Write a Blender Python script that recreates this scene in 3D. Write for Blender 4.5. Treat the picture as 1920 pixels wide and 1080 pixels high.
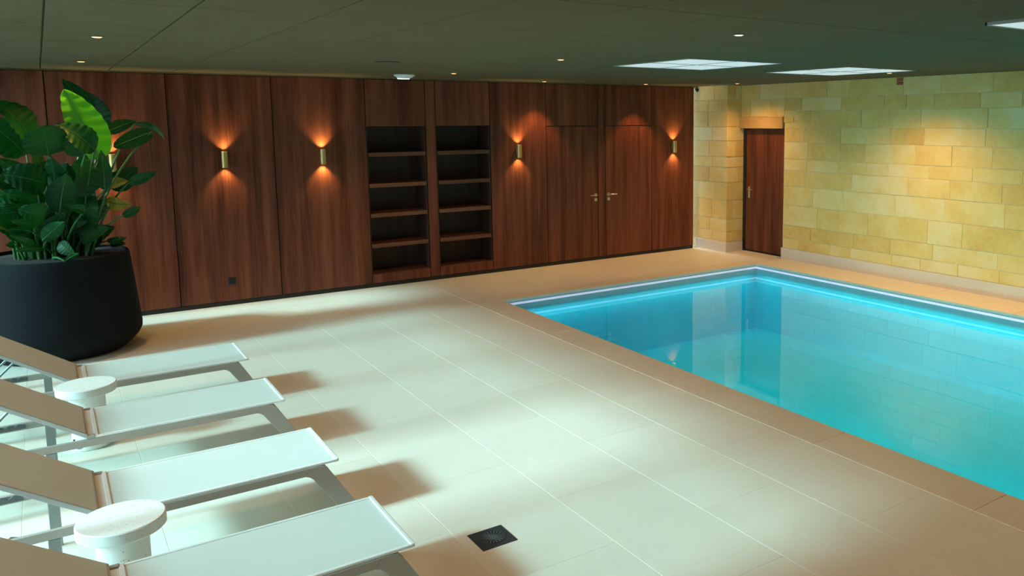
import bpy, bmesh, math, random
from mathutils import Vector, Matrix
import numpy as np
for o in list(bpy.data.objects): bpy.data.objects.remove(o)
SC = bpy.context.scene
C = SC.collection
PI = math.pi
RND = random.Random(7)

# ------------------------------------------------------------------ camera
F, CX, CY, HC = 1534.045, 1194.757, 415.692, 2.2          # pixels of a 1920x1080 frame; eye height in metres
_a, _b, _c = [math.radians(v) for v in (36.0415, 7.08828, -.226834)]
_d = Vector((math.sin(_a)*math.cos(_b), math.cos(_a)*math.cos(_b), -math.sin(_b)))
_r = Vector((math.cos(_a), -math.sin(_a), 0)); _u = _r.cross(_d)
_r2 = _r*math.cos(_c) + _u*math.sin(_c); _u2 = -_r*math.sin(_c) + _u*math.cos(_c)
cam_data = bpy.data.cameras.new('camera'); cam = bpy.data.objects.new('camera', cam_data); C.objects.link(cam)
cam.matrix_world = Matrix(((_r2.x,_u2.x,-_d.x,0),(_r2.y,_u2.y,-_d.y,0),(_r2.z,_u2.z,-_d.z,HC),(0,0,0,1)))
cam_data.sensor_fit = 'HORIZONTAL'; cam_data.sensor_width = 36; cam_data.lens = F*36/1920
cam_data.shift_x = (960-CX)/1920; cam_data.shift_y = -(540-CY)/1920
cam_data.clip_start = .05; cam_data.clip_end = 200
SC.camera = cam
def on_y(px, py, y):                                       # point of a pixel's ray on the vertical plane at depth y
    d = _r2*((px-CX)/F) - _u2*((py-CY)/F) + _d
    p = d*(y/d.y); return Vector((p.x, p.y, p.z+HC))

# ------------------------------------------------------------------ world, sun, exposure
SKY = (.76, .93, 1.0); SKY_S = 10.0
SUN_S = 9.8
WARM = (1.0, .50, .17); DOWN_W = 52.0; STONE_W = 215.0; LED_W = 17.0; UW_W = 26.0
w = bpy.data.worlds.new('World'); SC.world = w; w.use_nodes = True
bg = w.node_tree.nodes['Background']; bg.inputs[0].default_value = (*SKY, 1); bg.inputs[1].default_value = SKY_S
sd = bpy.data.lights.new('sun', 'SUN'); sd.energy = SUN_S; sd.angle = math.radians(8); sd.color = (.55, .92, 1.0)
sun = bpy.data.objects.new('sun', sd); C.objects.link(sun)
e_ = math.radians(30.8)
sun.rotation_euler = Vector((math.cos(e_), -.01, -math.sin(e_))).to_track_quat('-Z', 'Y').to_euler()
sun.location = (-8, 6, 6)
SC.view_settings.view_transform = 'Standard'; SC.view_settings.look = 'None'
SC.view_settings.exposure = 0; SC.view_settings.gamma = 1; SC.view_settings.use_curve_mapping = False
try:
    SC.cycles.use_denoising = True
    SC.cycles.max_bounces = 10; SC.cycles.diffuse_bounces = 5; SC.cycles.transparent_max_bounces = 12
    SC.cycles.sample_clamp_indirect = 4
except Exception: pass

# ------------------------------------------------------------------ materials
MATS = {}
def nt_mat(name):
    m = bpy.data.materials.new(name); m.use_nodes = True; MATS[name] = m
    return m, m.node_tree.nodes, m.node_tree.links, m.node_tree.nodes['Principled BSDF']
def plain(name, col, rough=.5, metal=0, noise=.08, scale=6, bump=0, emit=None, es=0, spec=.5):
    m, n, l, b = nt_mat(name)
    tc = n.new('ShaderNodeTexCoord'); no = n.new('ShaderNodeTexNoise'); no.inputs['Scale'].default_value = scale; no.inputs['Detail'].default_value = 6
    l.new(tc.outputs['Object'], no.inputs['Vector'])
    mr = n.new('ShaderNodeMapRange'); mr.inputs[1].default_value = .25; mr.inputs[2].default_value = .75
    mr.inputs[3].default_value = 1-noise; mr.inputs[4].default_value = 1+noise
    l.new(no.outputs['Fac'], mr.inputs[0])
    mx = n.new('ShaderNodeVectorMath'); mx.operation = 'MULTIPLY'; mx.inputs[0].default_value = col
    l.new(mr.outputs[0], mx.inputs[1]); l.new(mx.outputs[0], b.inputs['Base Color'])
    b.inputs['Roughness'].default_value = rough; b.inputs['Metallic'].default_value = metal
    b.inputs['Specular IOR Level'].default_value = spec
    if bump:
        bp = n.new('ShaderNodeBump'); bp.inputs['Strength'].default_value = bump; bp.inputs['Distance'].default_value = .01
        l.new(no.outputs['Fac'], bp.inputs['Height']); l.new(bp.outputs[0], b.inputs['Normal'])
    if emit: b.inputs['Emission Color'].default_value = (*emit, 1); b.inputs['Emission Strength'].default_value = es
    return m
def ramp_mat(name, stops, scale, stretch, rough=.5, rand=0, bump=0, detail=6, spec=.5, dist=0, fine=None):
    m, n, l, b = nt_mat(name)
    tc = n.new('ShaderNodeTexCoord'); oi = n.new('ShaderNodeObjectInfo')
    mp = n.new('ShaderNodeMapping'); mp.inputs['Scale'].default_value = stretch
    l.new(tc.outputs['Object'], mp.inputs['Vector'])
    ad = n.new('ShaderNodeVectorMath'); ad.operation = 'ADD'
    sc = n.new('ShaderNodeMath'); sc.operation = 'MULTIPLY'; sc.inputs[1].default_value = 37.0
    l.new(oi.outputs['Random'], sc.inputs[0]); l.new(mp.outputs[0], ad.inputs[0]); l.new(sc.outputs[0], ad.inputs[1])
    no = n.new('ShaderNodeTexNoise'); no.inputs['Scale'].default_value = scale; no.inputs['Detail'].default_value = detail
    no.inputs['Distortion'].default_value = dist
    l.new(ad.outputs[0], no.inputs['Vector'])
    fac = no.outputs['Fac']
    if fine:
        n2 = n.new('ShaderNodeTexNoise'); n2.inputs['Scale'].default_value = fine; n2.inputs['Detail'].default_value = 3
        l.new(ad.outputs[0], n2.inputs['Vector'])
        mm = n.new('ShaderNodeMath'); mm.operation = 'MULTIPLY_ADD'; mm.inputs[1].default_value = .45; mm.inputs[2].default_value = -.225
        l.new(n2.outputs['Fac'], mm.inputs[0])
        m3 = n.new('ShaderNodeMath'); m3.operation = 'ADD'; l.new(fac, m3.inputs[0]); l.new(mm.outputs[0], m3.inputs[1]); fac = m3.outputs[0]
    if rand:
        m1 = n.new('ShaderNodeMath'); m1.operation = 'MULTIPLY_ADD'; m1.inputs[1].default_value = rand; m1.inputs[2].default_value = -rand/2
        l.new(oi.outputs['Random'], m1.inputs[0])
        m2 = n.new('ShaderNodeMath'); m2.operation = 'ADD'; l.new(fac, m2.inputs[0]); l.new(m1.outputs[0], m2.inputs[1]); fac = m2.outputs[0]
    cr = n.new('ShaderNodeValToRGB'); l.new(fac, cr.inputs[0])
    el = cr.color_ramp.elements
    while len(el) < len(stops): el.new(.5)
    for k, (p, c) in enumerate(stops): el[k].position = p; el[k].color = (*c, 1)
    l.new(cr.outputs[0], b.inputs['Base Color']); b.inputs['Roughness'].default_value = rough
    b.inputs['Specular IOR Level'].default_value = spec
    if bump:
        bp = n.new('ShaderNodeBump'); bp.inputs['Strength'].default_value = bump; bp.inputs['Distance'].default_value = .01
        l.new(fac, bp.inputs['Height']); l.new(bp.outputs[0], b.inputs['Normal'])
    return m

ramp_mat('walnut', [(.25,(.060,.0140,.0065)),(.45,(.138,.036,.0165)),(.6,(.195,.054,.0255)),(.78,(.260,.080,.040))], 9, (1,1,.045), .5, rand=.10, dist=.4, fine=60, spec=.3)
ramp_mat('walnut_shelf', [(.25,(.060,.017,.007)),(.5,(.15,.048,.02)),(.75,(.24,.09,.042))], 9, (.045,1,1), .45, rand=.08, dist=.3)
ramp_mat('walnut_shaded', [(.25,(.018,.006,.003)),(.5,(.040,.014,.007)),(.75,(.065,.025,.012))], 9, (1,1,.045), .6, rand=.1, dist=.4)  # walnut with the shade inside the niches put into its colour
plain('walnut_dark', (.035,.015,.009), .5, noise=.2)
plain('joint_black', (.006,.005,.005), .7)
plain('plinth_black', (.008,.008,.010), .5)
ramp_mat('limestone', [(.15,(.70,.43,.115)),(.38,(.78,.53,.165)),(.58,(.82,.60,.22)),(.9,(.84,.70,.38))], 2.2, (1,1,1), .85, rand=.42, bump=.25, fine=14)
plain('mortar', (.80,.64,.33), .9, noise=.12, scale=12, bump=.3)
ramp_mat('stone_warm_lit', [(.3,(.50,.27,.075)),(.7,(.62,.37,.12))], 3, (1,1,1), .85, bump=.2)  # orange lamp light on the lintel put into the stone colour
plain('red_brick', (.34,.10,.06), .9, noise=.2, scale=20, bump=.3)
ramp_mat('floor_tile', [(.3,(.77,.71,.60)),(.7,(.81,.75,.64))], 1.6, (1,1,1), .42, rand=.06, fine=18)
ramp_mat('coping_tile', [(.3,(.72,.62,.49)),(.7,(.77,.67,.54))], 1.6, (1,1,1), .45, rand=.12, fine=18)
ramp_mat('base_tile', [(.3,(.68,.60,.50)),(.7,(.74,.66,.55))], 1.6, (1,1,1), .5, rand=.1)
plain('grout', (.82,.765,.66), .8, noise=.04)
ramp_mat('ceiling_tile', [(.3,(.132,.109,.061)),(.7,(.148,.123,.070))], 3, (1,1,1), .95, rand=.06, spec=.1)
plain('ceiling_grid', (.085,.078,.045), .9, spec=.1)
plain('plaster', (.55,.50,.42), .9)
plain('terrace_stone', (.30,.30,.28), .9, noise=.2)
plain('white_metal', (.78,.78,.76), .35)
plain('taupe_metal', (.36,.32,.28), .42, noise=.03)
plain('white_metal_shaded', (.42,.41,.39), .45, noise=.03)  # white metal, the shade on the backrest frame put into the grey
plain('silver', (.27,.28,.28), .3, metal=.7, noise=.03)
plain('dark_grey', (.10,.10,.10), .5)
plain('pot_charcoal', (.0045,.0055,.0075), .8, noise=.15, scale=3, spec=.2)
plain('soil', (.02,.014,.009), 1, noise=.5, scale=30, bump=.6)
plain('drain_metal', (.075,.085,.10), .3, metal=.5, noise=.1)
plain('drain_bright', (.17,.19,.21), .3, metal=.5)
plain('drain_black', (.004,.004,.005), .6)
plain('brass', (.60,.43,.17), .4, metal=.6, noise=.05)
plain('brass_lit', (1,.75,.4), .4, emit=(1,.62,.25), es=9)
plain('steel_handle', (.62,.55,.47), .28, metal=.9, noise=.03)
plain('socket_black', (.010,.012,.016), .4)
plain('cam_grey', (.30,.30,.30), .4)
plain('lens_black', (.005,.005,.006), .15)
plain('lamp_rim', (.16,.13,.09), .6)
plain('lamp_glow', (1,.8,.6), .5, emit=(1,.52,.22), es=3)
plain('panel_glow', (.8,.85,.9), .5, emit=(.74,.86,.92), es=.50)
plain('panel_frame', (.30,.33,.34), .5)
plain('vent_grey', (.075,.07,.04), .9)
plain('emergency_white', (.75,.80,.82), .3)
plain('emergency_glow', (.8,.9,1), .3, emit=(.8,.95,1), es=2.5)
plain('led_strip', (.9,.85,1), .5, emit=(.74,.70,1.0), es=.42)
plain('pool_band', (.30,.50,.58), .4, noise=.03)
plain('pool_liner', (.006,.46,.60), .5, noise=.04, scale=2)
plain('added_pool_lamp', (.8,1,1), .4, emit=(.35,.95,1), es=6)
plain('frame_dark', (.05,.05,.055), .4)

def sling_mat(name, col, tr):
    m, n, l, b = nt_mat(name)
    b.inputs['Base Color'].default_value = (*col, 1); b.inputs['Roughness'].default_value = .55
    tc = n.new('ShaderNodeTexCoord'); wv = n.new('ShaderNodeTexWave'); wv.inputs['Scale'].default_value = 160
    l.new(tc.outputs['Object'], wv.inputs['Vector'])
    bp = n.new('ShaderNodeBump'); bp.inputs['Strength'].default_value = .08; bp.inputs['Distance'].default_value = .002
    l.new(wv.outputs['Fac'], bp.inputs['Height']); l.new(bp.outputs[0], b.inputs['Normal'])
    t = n.new('ShaderNodeBsdfTranslucent'); t.inputs[0].default_value = (*col, 1)
    mx = n.new('ShaderNodeMixShader'); mx.inputs[0].default_value = tr
    l.new(b.outputs[0], mx.inputs[1]); l.new(t.outputs[0], mx.inputs[2]); l.new(mx.outputs[0], n['Material Output'].inputs[0])
sling_mat('sling_white', (.62,.65,.61), .004)
def leaf_mat(name, c1, c2, tcol, tr):
    m = ramp_mat(name, [(.3,c1),(.75,c2)], 5, (1,1,1), .5, rand=.5, spec=.28)
    n = m.node_tree.nodes; l = m.node_tree.links; b = n['Principled BSDF']
    t = n.new('ShaderNodeBsdfTranslucent'); t.inputs[0].default_value = (*tcol, 1)
    mx = n.new('ShaderNodeMixShader'); mx.inputs[0].default_value = tr
    l.new(b.outputs[0], mx.inputs[1]); l.new(t.outputs[0], mx.inputs[2]); l.new(mx.outputs[0], n['Material Output'].inputs[0])
leaf_mat('leaf', (.002,.040,.008), (.004,.085,.014), (.008,.11,.005), .14)
leaf_mat('leaf_backlit', (.02,.22,.015), (.07,.36,.015), (.20,.85,.02), .65)  # light shining through the leaf put into brighter greens
leaf_mat('leaf_yellow_lit', (.22,.20,.02), (.32,.26,.03), (.5,.4,.03), .3)  # yellow light on these leaves put into their colour
plain('stalk', (.03,.12,.025), .5)
def terrazzo():
    m, n, l, b = nt_mat('terrazzo')
    tc = n.new('ShaderNodeTexCoord'); v = n.new('ShaderNodeTexVoronoi'); v.inputs['Scale'].default_value = 95
    l.new(tc.outputs['Object'], v.inputs['Vector'])
    cr = n.new('ShaderNodeValToRGB'); l.new(v.outputs['Color'], cr.inputs[0])
    st = [(0,(.45,.31,.21)),(.16,(.58,.47,.38)),(.22,(.80,.77,.72)),(1,(.84,.81,.77))]
    el = cr.color_ramp.elements
    while len(el) < 4: el.new(.5)
    for k,(p,c) in enumerate(st): el[k].position = p; el[k].color = (*c,1)
    cr2 = n.new('ShaderNodeValToRGB'); l.new(v.outputs['Distance'], cr2.inputs[0])
    cr2.color_ramp.elements[0].position = .28; cr2.color_ramp.elements[1].position = .36
    mx = n.new('ShaderNodeMixRGB'); l.new(cr2.outputs[0], mx.inputs[0]); l.new(cr.outputs[0], mx.inputs[1]); mx.inputs[2].default_value = (.83,.80,.76,1)
    l.new(mx.outputs[0], b.inputs['Base Color']); b.inputs['Roughness'].default_value = .5
terrazzo()
def clear_mat(name, tint, ior, rough=0, bump=0):
    m, n, l, b = nt_mat(name); n.remove(b)
    t = n.new('ShaderNodeBsdfTransparent'); t.inputs[0].default_value = (*tint, 1)
    g = n.new('ShaderNodeBsdfGlossy'); g.inputs['Roughness'].default_value = rough; g.inputs[0].default_value = (1,1,1,1)
    fr = n.new('ShaderNodeFresnel'); fr.inputs[0].default_value = ior
    mx = n.new('ShaderNodeMixShader')
    if bump:
        tc = n.new('ShaderNodeTexCoord'); no = n.new('ShaderNodeTexNoise'); no.inputs['Scale'].default_value = 1.6; no.inputs['Detail'].default_value = 2
        bp = n.new('ShaderNodeBump'); bp.inputs['Strength'].default_value = bump; bp.inputs['Distance'].default_value = .02
        l.new(tc.outputs['Object'], no.inputs[0]); l.new(no.outputs['Fac'], bp.inputs['Height'])
        l.new(bp.outputs[0], g.inputs['Normal']); l.new(bp.outputs[0], fr.inputs['Normal'])
    l.new(fr.outputs[0], mx.inputs[0]); l.new(t.outputs[0], mx.inputs[1]); l.new(g.outputs[0], mx.inputs[2])
    l.new(mx.outputs[0], n['Material Output'].inputs[0])
clear_mat('water', (.40,.97,.96), 1.33, .015, .05)
clear_mat('glass_tinted', (.58,.67,.67), 1.45)
clear_mat('glass_clear', (.76,.83,.83), 1.45)

# ------------------------------------------------------------------ helpers
class MB:
    def __init__(s): s.v = []; s.f = []
    def box(s, x0,x1,y0,y1,z0,z1, bev=0):
        if x0>x1: x0,x1=x1,x0
        if y0>y1: y0,y1=y1,y0
        if z0>z1: z0,z1=z1,z0
        i = len(s.v)
        s.v += [(x,y,z) for z in (z0,z1) for y in (y0,y1) for x in (x0,x1)]
        s.f += [tuple(i+k for k in q) for q in ((0,2,3,1),(4,5,7,6),(0,1,5,4),(2,6,7,3),(0,4,6,2),(1,3,7,5))]
        return s
    def prism(s, pts, a, b, axis='y'):                    # polygon (u,v) extruded along an axis
        i = len(s.v); n = len(pts)
        for t in (a, b):
            for (u, v) in pts:
                s.v.append({'y':(u,t,v),'x':(t,u,v),'z':(u,v,t)}[axis])
        s.f.append(tuple(range(i, i+n))); s.f.append(tuple(range(i+2*n-1, i+n-1, -1)))
        for k in range(n): s.f.append((i+k, i+n+k, i+n+(k+1)%n, i+(k+1)%n))
        return s
    def tube(s, pts, r, seg=8, r1=None):
        pts = [Vector(p) for p in pts]; i0 = len(s.v); n = len(pts); prev = None
        for k, p in enumerate(pts):
            t = (pts[min(k+1,n-1)]-pts[max(k-1,0)]).normalized()
            a = (prev - t*prev.dot(t)).normalized() if prev is not None else t.orthogonal().normalized()
            prev = a; b = t.cross(a)
            rr = r if r1 is None else r+(r1-r)*k/(n-1)
            for j in range(seg):
                q = 2*PI*j/seg; s.v.append(tuple(p + a*math.cos(q)*rr + b*math.sin(q)*rr))
        for k in range(n-1):
            for j in range(seg):
                s.f.append((i0+k*seg+j, i0+k*seg+(j+1)%seg, i0+(k+1)*seg+(j+1)%seg, i0+(k+1)*seg+j))
        s.f.append(tuple(i0+j for j in reversed(range(seg)))); s.f.append(tuple(i0+(n-1)*seg+j for j in range(seg)))
        return s
    def lathe(s, prof, cx=0, cy=0, seg=48):               # closed profile list of (r,z); caps where r == 0
        i0 = len(s.v); n = len(prof)
        for (r, z) in prof:
            for j in range(seg):
                q = 2*PI*j/seg; s.v.append((cx+r*math.cos(q), cy+r*math.sin(q), z))
        for k in range(n-1):
            for j in range(seg):
                s.f.append((i0+k*seg+j, i0+k*seg+(j+1)%seg, i0+(k+1)*seg+(j+1)%seg, i0+(k+1)*seg+j))
        s.f.append(tuple(i0+j for j in reversed(range(seg)))); s.f.append(tuple(i0+(n-1)*seg+j for j in range(seg)))
        return s
    def mesh(s, name):
        me = bpy.data.meshes.new(name); me.from_pydata(s.v, [], s.f); me.update()
        bm = bmesh.new(); bm.from_mesh(me); bmesh.ops.recalc_face_normals(bm, faces=bm.faces); bm.to_mesh(me); bm.free()
        return me
    def build(s, name, mat, parent=None, loc=None, bevel=0, smooth=False, kind=None):
        me = s.mesh(name); me.materials.append(MATS[mat])
        if smooth: me.polygons.foreach_set('use_smooth', [True]*len(me.polygons))
        o = bpy.data.objects.new(name, me); C.objects.link(o)
        if parent: o.parent = parent
        if loc: o.location = loc
        if bevel:
            b = o.modifiers.new('bevel', 'BEVEL'); b.width = bevel; b.segments = 2; b.limit_method = 'ANGLE'
        if smooth:
            try: me.set_sharp_from_angle(angle=math.radians(40))
            except Exception: pass
        if kind: o['kind'] = kind
        return o
def thing(name, label, cat, loc=(0,0,0), group=None, kind=None):
    o = bpy.data.objects.new(name, None); C.objects.link(o); o.location = loc; o.empty_display_size = .1
    if label: o['label'] = label
    if cat: o['category'] = cat
    if group: o['group'] = group
    if kind: o['kind'] = kind
    return o
def tag(o, label, cat, group=None):
    o['label'] = label; o['category'] = cat
    if group: o['group'] = group
    return o
def struct(o, label, cat=None):
    o['kind'] = 'structure'; o['label'] = label
    if cat: o['category'] = cat
    return o
def boxo(name, mat, parent, x0,x1,y0,y1,z0,z1, bevel=0):  # a box with its origin at its own centre
    c = ((x0+x1)/2,(y0+y1)/2,(z0+z1)/2); a = abs(x1-x0)/2; b = abs(y1-y0)/2; d = abs(z1-z0)/2
    p = Vector(c) - (Vector(parent.location) if parent else Vector())
    return MB().box(-a,a,-b,b,-d,d).build(name, mat, parent, p, bevel)
def copy_tree(o, parent=None):
    c = o.copy(); C.objects.link(c); c.parent = parent
    for ch in list(o.children): copy_tree(ch, c)
    return c

# ------------------------------------------------------------------ main dimensions (metres)
XL, XS = -.77, 9.46            # glazed wall, stone wall
YW, YN = 10.725, -1.9           # wood wall face, wall behind the camera
ZC = 2.757                      # ceiling
PX0, PX1, PY0, PY1 = 4.46, 8.775, .4, 8.96   # pool opening
CO = 4.11                       # outer edge of the left coping
CYF = 9.25                      # outer edge of the far coping
WZ = -.14                       # water level

# ------------------------------------------------------------------ floor with tiles
fm = MB()
H_ = .07                                                    # the slab stops behind the basin walls
for a in ((XL-.12,PX0-H_,YN,11.2),(PX1+H_,9.8,YN,11.2),(PX0-H_,PX1+H_,PY1+H_,11.2),(PX0-H_,PX1+H_,YN,PY0-H_)):
    fm.box(a[0],a[1],a[2],a[3],-.2,-.032 if a[0] > 8 else -.0015)
floor = struct(fm.build('floor','grout'), 'cream large format tiled floor around the pool', 'floor')
JW = .0018
def tile(x0,x1,y0,y1,mat='floor_tile',name='floor_tile',parent=floor,b=.0008):
    return boxo(name, mat, parent, x0+JW,x1-JW,y0+JW,y1-JW,-.014,0,b)
xs = [1.63+.6215*k for k in range(-5,1)] + [2.29,2.895,3.497,CO-.004]
xs = [XL] + [x for x in xs if x > XL+.1]
for k in range(len(xs)-1):
    y = 3.35 + (0 if k % 2 == (xs.index(2.895) % 2) else -.62) - 6*1.24
    while y < YW:
        y0, y1 = max(y,YN), min(y+1.24, YW+.02)
        if y1-y0 > .02: tile(xs[k], xs[k+1], y0, y1)
        y += 1.24
# strip of floor between the far coping and the wood wall, on to the stone pier
x = CO; k = 0
while x < 9.5:
    x1 = min(x+.605, 9.5); ys = [CYF+.003, 9.97 if k%2 else 10.4, YW+.02]
    for j in range(2): tile(x, x1, ys[j], ys[j+1])
    x = x1; k += 1

# ------------------------------------------------------------------ pool
pool = thing('swimming_pool', 'rectangular turquoise swimming pool sunk into the tiled floor', 'pool', (PX0,PY0,-1.5))
pool['kind'] = 'structure'
pm = MB(); t = .06; D = -1.0
pm.box(PX0-t,PX1+t,PY0-t,PY1+t,D-.1,D)
pm.box(PX0-t,PX0,PY0,PY1,D,-.19).box(PX1,PX1+t,PY0,PY1,D,-.19).box(PX0-t,PX1+t,PY1,PY1+t,D,-.19).box(PX0-t,PX1+t,PY0-t,PY0,D,-.19)
def pchild(mb, name, mat):
    o = mb.build(name, mat); o.parent = pool; o.location = -Vector(pool.location); return o
pchild(pm, 'pool_basin', 'pool_liner')
for nm, b in (('left',(PX0-t,PX0,PY0,PY1)),('right',(PX1,PX1+t,PY0,PY1)),('far',(PX0-t,PX1+t,PY1,PY1+t)),('near',(PX0-t,PX1+t,PY0-t,PY0))):
    pchild(MB().box(b[0],b[1],b[2],b[3],-.19,-.012), 'waterline_band', 'pool_band')
lw = .008
for b in ((PX1-lw,PX1+.002,PY0,PY1),(PX0,PX1,PY1-lw,PY1+.002),(PX0-.002,PX0+lw,PY0,PY1)):
    pchild(MB().box(b[0],b[1],b[2],b[3],-.072,-.048), 'led_strip', 'led_strip')
for y in (1.6, 3.4, 5.2, 7.0):  # unseen lamps added on the hidden wall to brighten the pool
    lm = MB().prism([(y+.13*math.cos(a*PI/12), -.40+.13*math.sin(a*PI/12)) for a in range(24)], PX0, PX0+.025, 'x')
    pchild(lm, 'added_underwater_lamp', 'added_pool_lamp')
    ld = bpy.data.lights.new('added_underwater_light','AREA'); ld.shape='DISK'; ld.size=.24; ld.spread=math.radians(100); ld.energy=UW_W; ld.color=(.25,1,.93)
    lo = bpy.data.objects.new('added_underwater_light', ld); C.objects.link(lo); lo.location=(PX0+.04,y,-.40); lo.rotation_euler=(0,math.radians(-72),0)   # tipped down towards the pool floor
for (x,y,lx,ly) in ((PX0+.12,(PY0+PY1)/2,.06,PY1-PY0-.3),(PX1-.12,(PY0+PY1)/2,.06,PY1-PY0-.3),((PX0+PX1)/2,PY1-.12,PX1-PX0-.3,.06)):
    ld = bpy.data.lights.new('led_strip_light','AREA'); ld.shape='RECTANGLE'; ld.size=lx; ld.size_y=ly; ld.energy=LED_W*max(lx,ly)/8; ld.color=(.40,.95,1)
    lo = bpy.data.objects.new('led_strip_light', ld); C.objects.link(lo); lo.location=(x,y,-.15)   # the strip shines down into the water
wm = bpy.data.meshes.new('water'); wm.from_pydata([(PX0,PY0,WZ),(PX1,PY0,WZ),(PX1,PY1,WZ),(PX0,PY1,WZ)],[],[(0,1,2,3)]); wm.materials.append(MATS['water'])
wo = bpy.data.objects.new('water', wm); C.objects.link(wo); wo['kind']='stuff'; wo['label']='still clear turquoise water filling the pool'; wo['category']='water'
# coping stones round the pool
def cope(x0,x1,y0,y1): return boxo('coping_stone','coping_tile',pool,x0+.002,x1-.002,y0+.002,y1-.002,-.03,.002,.003)
y = 2.43 - 1.2*4
while y < PY1:
    a, b = max(y, YN), min(y+1.2, PY1)
    if b-a > .05: cope(CO,PX0+.004,a,b); cope(PX1-.004,9.435,a,b)
    y += 1.2
cope(CO,PX0+.004,PY1,CYF); x = PX0
while x < PX1-.01:
    x1 = min(x+1.2,PX1); cope(x,x1,PY1-.004,CYF); cope(x,x1,PY0-.35,PY0+.004); x = x1
cope(PX1,9.435,PY1,CYF)

# ------------------------------------------------------------------ ceiling
ceil = struct(MB().box(XL-.12,9.8,YN-.1,11.2,ZC+.012,ZC+.1).build('ceiling','ceiling_grid'), 'dark olive suspended tile ceiling over the pool room', 'ceiling')
PANELS = [(4.87,6.07,5.86,7.10),(7.07,8.27,5.86,7.10)]
gx = [.07+.6*k for k in range(-2,16)]; gx = [XL]+[v for v in gx if XL+.05 < v < XS-.05]+[XS]
gy = [8.34+1.24*k for k in range(-9,2)]; gy = [YN]+[v for v in gy if YN+.05 < v < YW]+[YW+.02]
for i in range(len(gx)-1):
    for j in range(len(gy)-1):
        mx_, my_ = (gx[i]+gx[i+1])/2, (gy[j]+gy[j+1])/2
        if any(p[0]<mx_<p[1] and p[2]<my_<p[3] for p in PANELS): continue
        boxo('ceiling_tile','ceiling_tile',ceil,gx[i]+.0045,gx[i+1]-.0045,gy[j]+.0045,gy[j+1]-.0045,ZC,ZC+.014,.003)
PANELS.append((4.52,5.72,1.53,2.75))
PL = ['white square ceiling light panel nearer the wood wall side of the pool','white square ceiling light panel closest to the stone wall','white square ceiling light panel cut by the right picture edge']
for k,(a,b,c,d) in enumerate(PANELS):
    z = ZC - (.012 if k == 2 else 0)
    t = thing('ceiling_light_panel', PL[k], 'light panel', ((a+b)/2,(c+d)/2,z), 'ceiling light panels')
    mx_, my_ = (a+b)/2,(c+d)/2
    fr = MB()
    for q in ((a,b,c,c+.012),(a,b,d-.012,d),(a,a+.012,c,d),(b-.012,b,c,d),(mx_-.005,mx_+.005,c,d),(a,b,my_-.005,my_+.005)):
        fr.box(q[0]-mx_,q[1]-mx_,q[2]-my_,q[3]-my_,-.006,.012)
    fr.build('panel_frame','panel_frame',t)
    for (u0,u1) in ((a+.012,mx_-.005),(mx_+.005,b-.012)):
        for (v0,v1) in ((c+.012,my_-.005),(my_+.005,d-.012)):
            MB().box(u0-mx_,u1-mx_,v0-my_,v1-my_,-.002,.010).build('diffuser','panel_glow',t)

# ------------------------------------------------------------------ wood wall
wall = struct(boxo('wall_back','walnut_dark',None,XL,9.0,YW+.42,YW+.47,0,ZC+.01), 'dark walnut panelled back wall', 'wall')
MB().box(XL,3.44,YW+.02,YW+.42,.0,2.745).build('wall_core','joint_black',wall,-Vector(wall.location))
MB().box(4.268,4.396,YW+.02,YW+.42,.0,2.745).build('wall_core','joint_black',wall,-Vector(wall.location))
MB().box(5.225,8.985,YW+.02,YW+.42,.0,2.745).build('wall_core','joint_black',wall,-Vector(wall.location))
G = .0055
ZT, ZB = 2.742, .047
def panel(x0,x1,z0=ZB,z1=ZT,name='wood_panel',parent=wall): return boxo(name,'walnut',parent,x0+G,x1-G,YW,YW+.019,z0+G,z1-G,.001)
for a in ((XL,.09),(.09,1.205),(1.205,2.319),(2.319,3.45),(4.262,4.402),(5.217,6.131),(7.05,7.19),(8.105,9.0)): panel(*a)
for a in ((3.45,4.262),(4.402,5.217)): panel(a[0],a[1],2.135,ZT); panel(a[0],a[1],ZB,.176)
for a in ((6.131,7.05),(7.19,8.105)): panel(a[0],a[1],2.11,ZT)
boxo('end_cap','walnut_dark',wall,8.985,9.0,YW+.02,YW+.42,0,ZT)
bb = struct(boxo('baseboard_back','plinth_black',None,XL,8.99,YW+.004,YW+.03,0,ZB), 'low black plinth under the walnut panelling', 'baseboard')
tr = struct(boxo('trim_1','ceiling_tile',None,XL,9.02,YW-.035,YW+.02,ZT+.002,ZC-.0005), 'thin pale shadow-gap trim where walnut panels meet the ceiling', 'trim')
def lever_set(door, x, z, sgn):
    L = Vector(door.location)
    m = MB(); m.tube([(0,0,0),(0,-.008,0)],.026,20); h = m.build('handle','steel_handle',door,Vector((x,YW,z))-L,smooth=True)
    MB().tube([(0,-.008,0),(0,-.05,0),(sgn*.012,-.058,0),(sgn*.13,-.058,0)],.009,10).build('lever','steel_handle',h,smooth=True)
    e = MB().tube([(0,0,0),(0,-.008,0)],.026,20).build('keyhole_rose','steel_handle',door,Vector((x,YW,z-.075))-L,smooth=True)
    MB().box(-.006,.006,-.022,-.008,-.016,.016).build('thumb_turn','steel_handle',e)
d1 = struct(panel(6.131,7.05,ZB,2.11,'door_1',None), 'flush walnut door with lever at its right edge, left of the pair', 'door')
d2 = struct(panel(7.19,8.105,ZB,2.11,'door_2',None), 'flush walnut door with lever at its left edge, right of the pair', 'door')
lever_set(d1, 7.0, 1.035, -1); lever_set(d2, 7.24, 1.035, 1)

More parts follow.
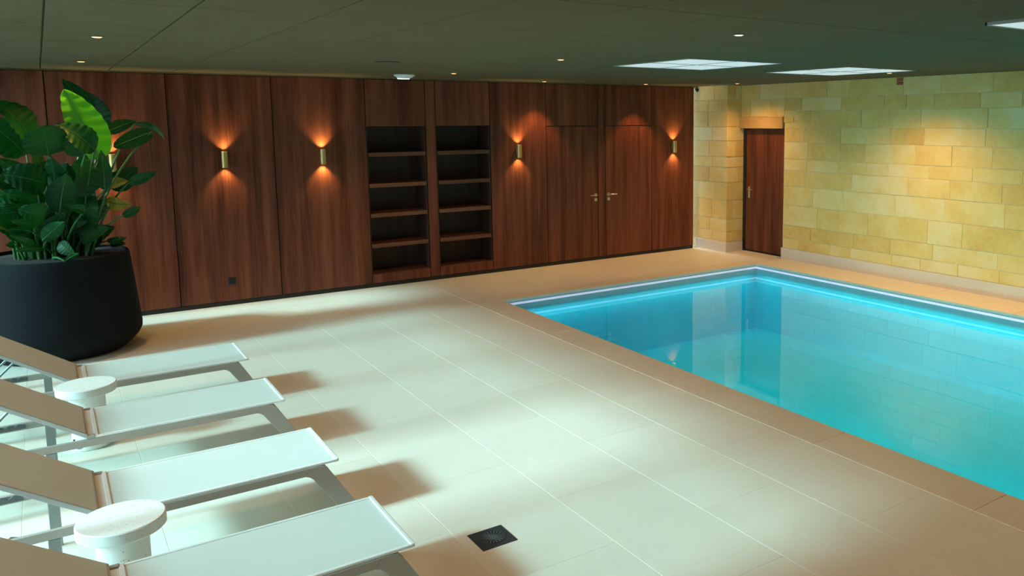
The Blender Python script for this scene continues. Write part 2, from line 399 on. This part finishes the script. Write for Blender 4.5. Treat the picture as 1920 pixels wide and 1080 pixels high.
# shelf niches
def niche(x0,x1,label):
    xm = (x0+x1)/2
    t = thing('shelf_niche',label,'shelving',(xm,YW+.02,.176),'built-in shelf niches')
    def part(name,mat,a,b,c,d,e,f): boxo(name,mat,t,a,b,c,d,e,f,.001)
    y0,y1 = YW+.004, YW+.40
    part('back_panel','walnut_shaded',x0+.003,x1-.003,y1-.012,y1,.182,2.13)
    part('side_panel','walnut_shaded',x0+.003,x0+.018,y0+.016,y1-.013,.182,2.13); part('side_panel','walnut_shaded',x1-.018,x1-.003,y0+.016,y1-.013,.182,2.13)
    part('top_board','walnut_shelf',x0+.003,x1-.003,y0+.016,y1,2.131,2.15); part('bottom_board','walnut_shelf',x0+.003,x1-.003,y0+.016,y1,.163,.181)
    for z in (1.76,1.352,.957,.551): part('shelf','walnut_shelf',x0+.019,x1-.019,y0,y1-.013,z-.026,z+.026)
niche(3.45,4.262,'empty walnut shelf niche with five bays, farther from the double doors')
niche(4.402,5.217,'empty walnut shelf niche with five bays, nearer the double doors')

# ------------------------------------------------------------------ stone wall, pier, door in the stone
sw = struct(MB().box(XS+.006,9.9,YN,9.07,0,2.8).box(9.62,9.9,9.07,11.2,0,2.8).box(XS+.006,9.9,9.07,10.06,2.20,2.8).build('wall_right','mortar'), 'pale yellow limestone block wall behind the pool', 'wall')
rows = [.176,.335,.548,.862,1.16,1.41,1.585,1.85,2.08,2.335,2.523,2.765]
rs = random.Random(3)
def block(x0,x1,y0,y1,z0,z1,name='stone_block',mat='limestone'):
    g = .0045; pr = rs.uniform(-.002,.004)
    return boxo(name,mat,sw,x0-pr,x1,y0+g,y1-g,z0+g,z1-g,.003)
for r in range(len(rows)-1):
    z0,z1 = rows[r],rows[r+1]; y = 9.07; first = True
    while y > 2.4:
        ln = rs.uniform(.42,.98) if (z1-z0) > .2 else rs.uniform(.35,.8)
        if first: ln *= rs.uniform(.5,1); first = False
        y0 = y-ln
        block(XS,XS+.06,y0,y,z0,z1); y = y0
# the stretch behind the camera stays plain stone courses in the wall's own material
for (y0,y1,z0,z1) in ((9.07,9.38,2.245,2.523),(9.38,9.83,2.245,2.523),(9.83,10.055,2.245,2.523),(9.07,9.62,2.523,2.765),(9.62,10.055,2.523,2.765)):
    block(XS,XS+.06,y0,y1,z0,z1)
lint = boxo('lintel','stone_warm_lit',sw,XS-.035,XS+.16,9.085,10.052,2.055,2.242,.006); lint['label']='stone lintel above the walnut door, warm light put into its colour'
block(XS-.012,XS+.06,8.87,9.08,2.15,2.235)
for z in (2.655,2.705): boxo('red_brick','red_brick',sw,XS-.004,XS+.05,6.91,7.01,z,z+.045,.004)
pier = struct(MB().box(9.158,9.62,10.063,11.15,0,2.8).build('wall_pier','mortar'), 'limestone pier between the walnut panelling and the small door', 'wall')
for r in range(len(rows)-1):
    z0,z1 = rows[r],rows[r+1]; g=.0055
    ym = rs.uniform(10.3,10.62); xm = rs.uniform(9.28,9.4)
    def pb(x0,x1,y0,y1): boxo('stone_block','limestone',pier,x0,x1,y0,y1,z0+g,z1-g,.004)
    if r % 2:
        pb(9.15,9.62,10.055,ym-g); pb(9.15,9.30,ym+g,11.1)
    else:
        pb(9.15,xm-g,10.055,ym-g); pb(xm+g,9.62,10.055,10.25); pb(9.15,9.30,ym+g,11.1)
b1 = struct(boxo('baseboard_right','base_tile',None,9.432,XS+.01,YN,9.075,0,.176,.002), 'beige tile skirting along the limestone wall', 'baseboard')
for k in range(8):   # the skirting's upright joints
    y = 8.9-k*1.2; boxo('skirting_joint','grout',b1,9.4312,9.434,y-.002,y+.002,.003,.174)
b2 = struct(MB().box(9.125,9.16,10.03,10.80,0,.16).box(9.16,9.50,10.03,10.065,0,.16).build('baseboard_pier','base_tile'), 'beige tile skirting wrapped round the limestone pier', 'baseboard')
d3 = struct(boxo('door_3','walnut',None,9.525,9.57,9.105,9.985,.03,2.035,.002), 'single walnut door set into the limestone wall', 'door')
fr = MB().box(9.52,9.60,9.07,9.10,0,2.056).box(9.52,9.60,9.99,10.06,0,2.056).box(9.52,9.60,9.10,9.99,2.04,2.056).box(9.53,9.60,9.10,9.99,0,.022)
fr.build('door_frame','plinth_black',d3,-Vector(d3.location))
hp = boxo('handle_plate','steel_handle',d3,9.515,9.525,9.885,9.925,.90,1.09,.003)
MB().tube([(0,0,0),(-.045,0,0),(-.055,-.01,0),(-.055,-.13,0)],.009,10).build('lever','steel_handle',hp,(-.005,0,.055),smooth=True)

# ------------------------------------------------------------------ glazed left wall and the walls behind the camera
wl = struct(MB().box(XL-.12,XL,YN,2.75,0,2.85).box(XL-.12,XL,2.75,11.2,2.72,2.85).build('wall_left','plaster'), 'plaster wall with tall glazing beside the sun loungers', 'wall')
ws = struct(boxo('wall_near','plaster',None,XL-.12,9.9,YN-.1,YN,0,2.85), 'plaster wall behind the viewer', 'wall')
ed = [2.75,4.15,5.55,6.95,8.35,9.70,10.70]
for k in range(6):
    a,b = ed[k],ed[k+1]
    fm = MB()
    for q in ((a,a+.035,0,2.72),(b-.035,b,0,2.72),(a+.035,b-.035,2.68,2.72),(a+.035,b-.035,0,.04)): fm.box(XL-.08,XL-.03,q[0],q[1],q[2],q[3])
    o = struct(fm.build('window_%d'%(k+1),'frame_dark'), 'tall framed terrace window, number %d along the lounger side'%(k+1), 'window')
    o['label'] = ['tall terrace window nearest the viewer','tall clear terrace window beside the second nearest lounger','tall terrace window beside the third lounger','tall terrace window beside the farthest lounger','tall terrace window beside the potted plant','narrow terrace window next to the walnut wall'][k]
    boxo('pane','glass_clear' if k in (1,5) else 'glass_tinted',o,XL-.06,XL-.052,a+.03,b-.03,.035,2.685)  # pane tints are made up to vary the daylight along the loungers
te = struct(boxo('terrace','terrace_stone',None,-40,XL-.12,-30,40,-.3,-.03), 'grey terrace paving outside the glazing', 'terrace')

# ------------------------------------------------------------------ lights on the ceiling and the wall
DL = [(.36,6.50),(.37,9.19),(3.79,4.06),(3.94,6.60),(4.02,9.19),(5.94,10.42),(7.73,10.38),(.36,3.9),(3.7,1.5),(.4,1.3),(8.42,6.35),(8.80,9.45),(8.42,3.6)]
DT = ['small round warm downlight above the loungers, closer to the viewer','small round warm downlight above the potted plant near the walnut wall','small round warm downlight above the near pool edge','small round warm downlight left of the square light panels','small round warm downlight near the shelf niches','small round downlight by the walnut wall left of the double doors','small round downlight by the walnut wall above the double doors','small round warm downlight above the nearest lounger','small round warm downlight out over the near floor','small round warm downlight overhead beside the viewer','small round downlight added to brighten the limestone wall middle','small round downlight in front of the small stone-set door','small round downlight added to brighten the limestone wall near end']
for k,(x,y) in enumerate(DL):
    t = thing('recessed_downlight', DT[k], 'downlight', (x,y,ZC), 'recessed ceiling downlights')
    MB().lathe([(.028,.001),(.042,.001),(.045,-.003),(.034,-.006),(.028,-.004)],seg=24).build('trim_ring','lamp_rim',t,smooth=True)
    MB().lathe([(.0005,-.0095),(.020,-.0085),(.030,-.005),(.030,.001),(.0005,.001)],seg=24).build('lamp','lamp_glow',t)
    ld = bpy.data.lights.new('downlight','SPOT'); ld.energy = DOWN_W; ld.color = WARM; ld.spot_size = math.radians(125); ld.spot_blend = .8; ld.shadow_soft_size = .03
    if k in (5,6): ld.spot_size = math.radians(80); ld.spot_blend = .5
    if k >= 10: ld.energy = STONE_W*(.45 if k == 11 else 1); ld.spot_size = math.radians(138); ld.spot_blend = 1; ld.color = (1,.58,.24)  # the pair along the limestone wall is added to brighten the stone
    lo = bpy.data.objects.new('downlight',ld); C.objects.link(lo); lo.location=(x,y,ZC-.02)
SX = [(.64,'behind the potted plant leaves'),(1.757,'left of the outlet, nearest the potted plant in the open'),(2.88,'just left of the shelf niches'),(5.65,'between the shelf niches and the double doors'),(8.545,'right of the double doors near the limestone pier')]
for x,wd in SX:
    t = thing('wall_sconce','brass up-and-down wall sconce '+wd,'wall lamp',(x,YW,1.755),'brass wall sconces')
    MB().box(-.022,.022,-.018,0,-.06,.06).build('wall_bracket','brass',t)
    m = MB(); prof = [(.034,-.095),(.034,.095),(.031,.095),(.031,-.095),(.034,-.095)]
    m.lathe(prof[:4],0,-.052,28); m.f = m.f[:-2]
    n0=28
    for j in range(28): m.f.append((j,(j+1)%28,3*n0+(j+1)%28,3*n0+j))
    m.build('tube','brass',t,smooth=True)
    for s in (-1,1):
        MB().lathe([(.0005,s*.060),(.031,s*.060),(.031,s*.064),(.0005,s*.064)],0,-.052,20).build('lamp','brass_lit',t)
        ld = bpy.data.lights.new('sconce_light','SPOT'); ld.energy = 17; ld.color = (1,.68,.23); ld.spot_size=math.radians(100); ld.spot_blend=.85; ld.shadow_soft_size=.012
        lo = bpy.data.objects.new('sconce_light',ld); C.objects.link(lo); lo.location=(x,YW-.052,1.755+s*.072); lo.rotation_euler=(PI,0,0) if s>0 else (0,0,0)
t = thing('emergency_light','round white emergency light on the ceiling above the shelf niches','emergency light',(3.66,9.84,ZC))
MB().lathe([(.0005,0),(.125,0),(.125,-.012),(.118,-.02),(.0005,-.02)],seg=32).build('housing','emergency_white',t,smooth=True)
MB().lathe([(.0005,-.02),(.10,-.02),(.094,-.034),(.07,-.042),(.0005,-.044)],seg=32).build('lens','emergency_white',t,smooth=True)
MB().box(-.07,.07,.02,.05,-.050,-.036).build('lamp','emergency_glow',t)
t = thing('ceiling_vent','round dark olive air vent flush in the ceiling','air vent',(2.75,7.82,ZC))
MB().lathe([(.0005,.001),(.12,.001),(.125,-.004),(.10,-.010),(.0005,-.008)],seg=32).build('disc','vent_grey',t,smooth=True)
t = thing('security_camera','small dark security camera at the corner of the walnut wall and ceiling','camera',(9.03,YW-.03,2.72))
MB().box(-.03,.03,-.01,.03,-.0,.036).build('bracket','cam_grey',t,bevel=.004)
MB().lathe([(.0005,.0),(.034,.0),(.036,-.02),(.03,-.042),(.016,-.056),(.0005,-.06)],0,-.01,20).build('dome','lens_black',t,smooth=True)
t = thing('wall_socket','small square black power outlet low on the walnut panelling','outlet',(1.757,YW,.29))
MB().box(-.042,.042,-.012,0,-.042,.042).build('plate','socket_black',t,bevel=.005)
MB().tube([(0,-.0125,0),(0,-.0135,0)],.022,20).build('insert','lens_black',t)

# ------------------------------------------------------------------ floor drain
t = thing('floor_drain','square black metal floor drain with a round slotted grate','drain',(1.788,3.777,0))
MB().box(-.1,.1,-.1,.1,-.0135,.003).build('plate','drain_metal',t,bevel=.002)
MB().lathe([(.0005,.0032),(.066,.0032),(.066,.0036),(.0005,.0036)],seg=36).build('slot_ring','drain_black',t)
m = MB().lathe([(.0005,.0037),(.027,.0037),(.027,.006),(.0005,.0065)],seg=28)
m.build('hub','drain_bright',t)
m = MB().lathe([(.062,.0037),(.070,.0037),(.070,.0055),(.062,.0055)],seg=40); m.f=m.f[:-2]
for j in range(40): m.f.append((j,(j+1)%40,3*40+(j+1)%40,3*40+j))
m.build('ring','drain_metal',t)
me = None
for k in range(20):
    if me is None:
        o = MB().prism([(.026,-.0022),(.063,-.0042),(.063,.0042),(.026,.0022)],.0038,.0058,'z').build('spoke','drain_bright',t); me = o.data
    else:
        o = bpy.data.objects.new('spoke',me); C.objects.link(o); o.parent=t
    o.rotation_euler=(0,0,2*PI*k/20)

# ------------------------------------------------------------------ sun loungers (local x towards the foot end)
def lounger(label):
    t = thing('sun_lounger',label,'sun lounger',(.3,0,0),'sun loungers in a row')
    X = lambda v: v-.3
    hw = .30; rw = .022
    # seat sling with a slight sag
    m = MB(); nx,ny = 16,6
    for top in (1,0):
        for i in range(nx+1):
            for j in range(ny+1):
                u=i/nx; v=j/ny; x=.155+(1.195-.155)*u; y=-.275+.55*v
                sag=.012*math.sin(PI*u)*math.sin(PI*v)
                m.v.append((X(x),y,.341-sag-(0 if top else .004)))
    N=(nx+1)*(ny+1); I=lambda i,j: i*(ny+1)+j
    for i in range(nx):
        for j in range(ny):
            m.f.append((I(i,j),I(i+1,j),I(i+1,j+1),I(i,j+1))); m.f.append(tuple(N+q for q in (I(i,j),I(i,j+1),I(i+1,j+1),I(i+1,j))))
    for i in range(nx):
        for j in (0,ny): m.f.append((I(i,j),I(i+1,j),N+I(i+1,j),N+I(i,j)))
    for j in range(ny):
        for i in (0,nx): m.f.append((I(i,j),I(i,j+1),N+I(i,j+1),N+I(i,j)))
    m.build('seat_sling','sling_white',t,smooth=True)
    m = MB().box(X(1.192),X(1.212),-.288,.288,.330,.348).box(X(.135),X(1.205),-.290,-.272,.330,.3455).box(X(.135),X(1.205),.272,.290,.330,.3455).box(X(.135),X(.157),-.288,.288,.330,.348)
    m.build('seat_frame','white_metal',t,bevel=.004)
    # side rails, bent into splayed front legs
    for s in (-1,1):
        y0,y1 = (s*(hw-.030),s*(hw-.006))
        m = MB().prism([(X(-.72),.286),(X(1.03),.286),(X(1.06),.330),(X(-.72),.330)],y0,y1); m.build('side_rail','taupe_metal',t,bevel=.003)
        pr = [(1.03,.286),(1.052,.278),(1.070,.262),(1.245,0),(1.335,0),(1.150,.310),(1.130,.326),(1.10,.330),(1.06,.330)]
        MB().prism([(X(a),b) for a,b in pr],y0,y1).build('leg','taupe_metal',t,bevel=.003)
        MB().box(X(-.105),X(-.055),y0+s*.002,y1,0,.286).build('leg','silver',t,bevel=.003)
    MB().box(X(1.10),X(1.125),-.27,.27,.300,.328).build('cross_bar','taupe_metal',t)
    MB().box(X(-.72),X(-.69),-.27,.27,.292,.325).build('cross_bar','taupe_metal',t)
    # reclined backrest
    an = math.radians(33.6); L=.73; hx,hz=.098,.350
    P = lambda s,off: (X(hx-s*math.cos(an)+off*math.sin(an)), hz+s*math.sin(an)+off*math.cos(an))
    m = MB()
    for s in (-1,1):
        m.prism([P(0,-.012),P(L,-.012),P(L,.012),P(0,.012)],s*.266,s*.290)
    m.prism([P(L-.022,-.012),P(L,-.012),P(L,.012),P(L-.022,.012)],-.266,.266); m.prism([P(0,-.012),P(.022,-.012),P(.022,.012),P(0,.012)],-.266,.266)
    b = m.build('backrest_frame','white_metal_shaded',t,bevel=.003)
    MB().prism([P(.015,.010),P(L-.01,.010),P(L-.01,.014),P(.015,.014)],-.280,.280).build('backrest_sling','sling_white',t)
    MB().box(X(.100),X(.136),-.262,.262,.332,.345).build('hinge_strip','white_metal',t,bevel=.004)
    for s in (-1,1): MB().box(X(.095),X(.140),s*.263,s*.292,.330,.352).build('hinge_bracket','taupe_metal',t,bevel=.004)
    # prop bail and ratchet plates
    a1 = P(.40,-.014); q = (X(-.50),.305)
    for s in (-1,1): MB().tube([(a1[0],s*.17,a1[1]),(q[0],s*.17,q[1])],.008,8).build('prop_strut','silver',t,smooth=True)
    MB().tube([(q[0],-.262,q[1]),(q[0],.262,q[1])],.008,8).build('prop_bar','silver',t,smooth=True)
    MB().tube([(a1[0],-.262,a1[1]),(a1[0],.262,a1[1])],.008,8).build('prop_bar','silver',t,smooth=True)
    for s in (-1,1):
        pts=[(-.56,.30),(-.20,.30),(-.20,.318)]
        for k in range(6): pts += [(-.24-.05*k,.330),(-.26-.05*k,.316)]
        pts += [(-.56,.330)]
        MB().prism([(X(a),b) for a,b in pts],s*.250,s*.266).build('ratchet_plate','dark_grey',t)
    hk=[(X(.06+.025*math.cos(a)),-.24,.300+.032*math.sin(a)) for a in [PI*(1.0+k/8*1.15) for k in range(9)]]
    MB().tube([(X(.035),-.24,.33)]+hk,.006,8).build('hook','silver',t,smooth=True)
    return t
LB = ['white sling sun lounger nearest the viewer, its foot beside the floor drain','white sling sun lounger second from the viewer, a round table at its near side','white sling sun lounger third from the viewer, between the two round side tables','white sling sun lounger farthest away, next to the black plant pot']
YL = [3.632,4.772,5.983,7.170]
l0 = lounger(LB[0]); l0.location = (.3,YL[0],0)
for k in (1,2,3):
    c = copy_tree(l0); c.location=(.3,YL[k],0); c['label']=LB[k]

# ------------------------------------------------------------------ terrazzo side tables
def table(x,y,label):
    t = thing('side_table',label,'side table',(x,y,0),'terrazzo side tables')
    MB().lathe([(.0005,.375),(.172,.375),(.177,.380),(.177,.426),(.172,.431),(.0005,.431)],seg=64).build('table_top','terrazzo',t,smooth=True)
    MB().lathe([(.0005,.03),(.105,.03),(.105,.375),(.0005,.375)],seg=40).build('column','terrazzo',t,smooth=True)
    MB().lathe([(.0005,0),(.125,0),(.13,.005),(.13,.035),(.125,.04),(.0005,.04)],seg=48).build('base','terrazzo',t,smooth=True)
table(.135,6.578,'round white terrazzo side table between the two farthest loungers')
table(.172,4.205,'round white terrazzo side table between the two nearest loungers')

# ------------------------------------------------------------------ planter and plant
PC = Vector((.03,9.56,0))
t = thing('planter','large round charcoal planter tapering upwards, standing by the walnut wall','planter',PC)
prof = [(.0005,.0),(.50,.0),(.55,.012),(.60,.05),(.66,.12),(.685,.17),(.688,.22),(.68,.32),(.655,.60),(.630,.86),(.622,.935),(.612,.948),(.598,.948),(.590,.93),(.595,.86),(.0005,.86)]
MB().lathe(prof,seg=96).build('pot','pot_charcoal',t,smooth=True)
MB().lathe([(.0005,.862),(.592,.862),(.592,.915),(.3,.928),(.0005,.931)],seg=48).build('soil','soil',t,smooth=True)
plant = thing('potted_plant','tall broad-leaved green plant growing in the charcoal planter','plant',(PC.x,PC.y,.92))
PO = Vector(plant.location)
rl = random.Random(11)
def leaf(pb, pt, wd, face=.0, curl=.12, fold=.25, mat='leaf', stalk_from=None, blunt=1.0, name='leaf'):
    pb, pt = Vector(pb), Vector(pt); ax = pt-pb; L = ax.length; ax.normalize()
    vw = (Vector((0,0,HC))-(pb+pt)/2).normalized()
    up = Vector((0,0,1))
    nrm = (vw - ax*vw.dot(ax)).normalized()
    nrm = (Matrix.Rotation(face,3,ax) @ nrm).normalized()
    if nrm.dot(up) < -.2: nrm = -nrm
    side = ax.cross(nrm).normalized()
    nu,nv = 26,6; m = MB()
    for i in range(nu+1):
        u=i/nu
        w_ = wd/2*(math.sin(PI*min(1,u**.75*.97+.03)))**(.75*blunt) if 0<u<1 else wd*.02
        cen = pb + ax*(L*u) + nrm*(curl*L*(math.sin(PI*u)*.6 - .35*u*u))
        for j in range(nv+1):
            v=(j/nv-.5)*2
            rip = .03*wd*math.sin(u*44+abs(v)*2)*abs(v)
            m.v.append(tuple(cen + side*(w_*v) + nrm*(fold*abs(v)*w_ + rip) - PO))
    for i in range(nu):
        for j in range(nv):
            a=i*(nv+1)+j; m.f.append((a,a+nv+1,a+nv+2,a+1))
    o = m.build(name,mat,plant,smooth=True)
    rb = MB().tube([tuple(pb+ax*(L*u)+nrm*(curl*L*(math.sin(PI*u)*.6-.35*u*u)+.002)-PO) for u in [k/8*.96 for k in range(9)]],.007*(.4+L),6,.002)
    rb.build('midrib','stalk',o,smooth=True)
    if stalk_from is not None:
        s = Vector(stalk_from); mid = (s+pb)/2 + Vector((0,0,.12*(pb-s).length))
        mid.x = mid.x*.6+s.x*.4
        MB().tube([tuple((s*(1-u)**2+mid*2*u*(1-u)+pb*u*u)-PO) for u in [k/8 for k in range(9)]],.013,7,.008).build('leaf_stalk','stalk',o,smooth=True)
def pxleaf(b, tp, wpx, yb=9.5, yt=9.5, **k):
    pb, pt = on_y(b[0],b[1],yb), on_y(tp[0],tp[1],yt)
    sx = PC.x + max(-.3,min(.3,(pb.x-PC.x)*.45)) + rl.uniform(-.06,.06); sy = PC.y+rl.uniform(-.2,.2)
    leaf(pb, pt, wpx/F*8.5, stalk_from=(sx,sy,.922), **k)
pxleaf((186,300),(121,167),62, 9.45,9.35, face=-.35, mat='leaf_backlit', fold=.3, curl=.10, blunt=.8)
pxleaf((178,282),(108,232),46, 9.3,9.2, face=.5, curl=.2)
pxleaf((160,288),(120,258),34, 9.3,9.15, face=.2, curl=.2, mat='leaf')
pxleaf((92,292),(82,234),64, 9.2,9.0, face=.2, curl=.15, fold=.12, blunt=.6)
pxleaf((58,262),(-12,186),64, 9.6,9.5, face=.9, curl=.15)
pxleaf((50,290),(-30,222),70, 9.7,9.7, face=.4, curl=.1)
pxleaf((168,214),(118,148),34, 9.9,9.9, face=.3, curl=.1)
pxleaf((196,240),(162,172),46, 9.9,9.95, face=-.2, curl=.15)
pxleaf((200,248),(255,226),24, 9.7,9.7, face=.3, curl=.15)
pxleaf((252,232),(312,258),15, 9.7,9.6, face=.8, curl=.3)
pxleaf((284,247),(211,276),30, 9.5,9.35, face=.0, curl=-.1, fold=.15, blunt=.7)
pxleaf((240,343),(294,322),19, 9.5,9.5, face=.2, curl=.1)
pxleaf((205,352),(258,314),40, 9.6,9.6, face=.3, curl=.1)
pxleaf((196,356),(190,282),24, 9.4,9.35, face=.3, curl=.1)
pxleaf((200,378),(246,384),24, 9.5,9.4, face=.2, curl=.35, mat='leaf_yellow_lit')
pxleaf((205,350),(240,338),22, 9.5,9.5, face=.6, curl=.2, mat='leaf_yellow_lit')
pxleaf((230,405),(264,388),16, 9.6,9.6, face=.2)
pxleaf((88,345),(4,326),52, 9.2,9.1, face=.3, curl=.2, fold=.15, blunt=.7)
pxleaf((80,352),(60,270),24, 9.3,9.3, face=.5, curl=.15)
pxleaf((104,385),(96,292),40, 9.2,9.1, face=-.3, curl=.15)
pxleaf((140,370),(160,290),56, 9.4,9.4, face=.4, curl=.1)
pxleaf((112,400),(124,325),44, 9.15,9.05, face=.2, curl=.15)
pxleaf((70,380),(-4,360),26, 9.2,9.1, face=.5, curl=.2)
pxleaf((85,410),(34,392),40, 9.1,8.98, face=.2, curl=.25)
pxleaf((100,420),(38,386),34, 9.15,9.1, face=.0, curl=.2)
pxleaf((60,395),(0,390),14, 9.2,9.05, face=.5, curl=.2)
pxleaf((66,424),(22,414),16, 9.1,9.0, face=.2, curl=.2)
pxleaf((62,436),(14,430),9, 9.1,8.98, face=.6, curl=.2)
pxleaf((64,462),(20,442),14, 9.1,8.95, face=.2, curl=.2)
pxleaf((82,466),(30,470),13, 9.1,8.92, face=.3, curl=.2)
pxleaf((85,455),(120,398),32, 9.1,9.0, face=.3, curl=.15)
pxleaf((80,450),(120,415),26, 9.05,8.95, face=.1, curl=.2)
pxleaf((160,395),(128,388),16, 9.1,9.0, face=.2, curl=.2)
pxleaf((122,490),(148,474),10, 8.99,8.93, face=.3, curl=.2)
pxleaf((112,455),(140,478),22, 9.05,8.95, face=.4, curl=.2)
pxleaf((200,452),(238,446),12, 9.5,9.5, face=.2, curl=.2)
pxleaf((206,460),(236,456),14, 9.6,9.6, face=.5, curl=.2)
pxleaf((150,440),(172,352),48, 9.45,9.45, face=-.3, curl=.12)
pxleaf((165,420),(200,372),36, 9.5,9.5, face=.5, curl=.12)
for k in range(66):                                        # the dense lower foliage
    a = rl.uniform(0,2*PI); rr = .46*math.sqrt(rl.random()); h = rl.uniform(.98,1.72)
    b = Vector((PC.x+math.cos(a)*rr*.7-.05, PC.y+math.sin(a)*rr*.6, h))
    ang = a+rl.uniform(-.7,.7); ln = rl.uniform(.18,.40)
    tp = b + Vector((math.cos(ang)*ln*.8, math.sin(ang)*ln*.5, rl.uniform(-.05,.8)*ln))
    if tp.y > 10.45: tp.y = 10.45
    leaf(b, tp, ln*rl.uniform(.34,.55), face=rl.uniform(-.9,.9), curl=rl.uniform(.05,.3), stalk_from=(PC.x+math.cos(a)*rr*.55-.04, PC.y+math.sin(a)*rr*.5, .922))
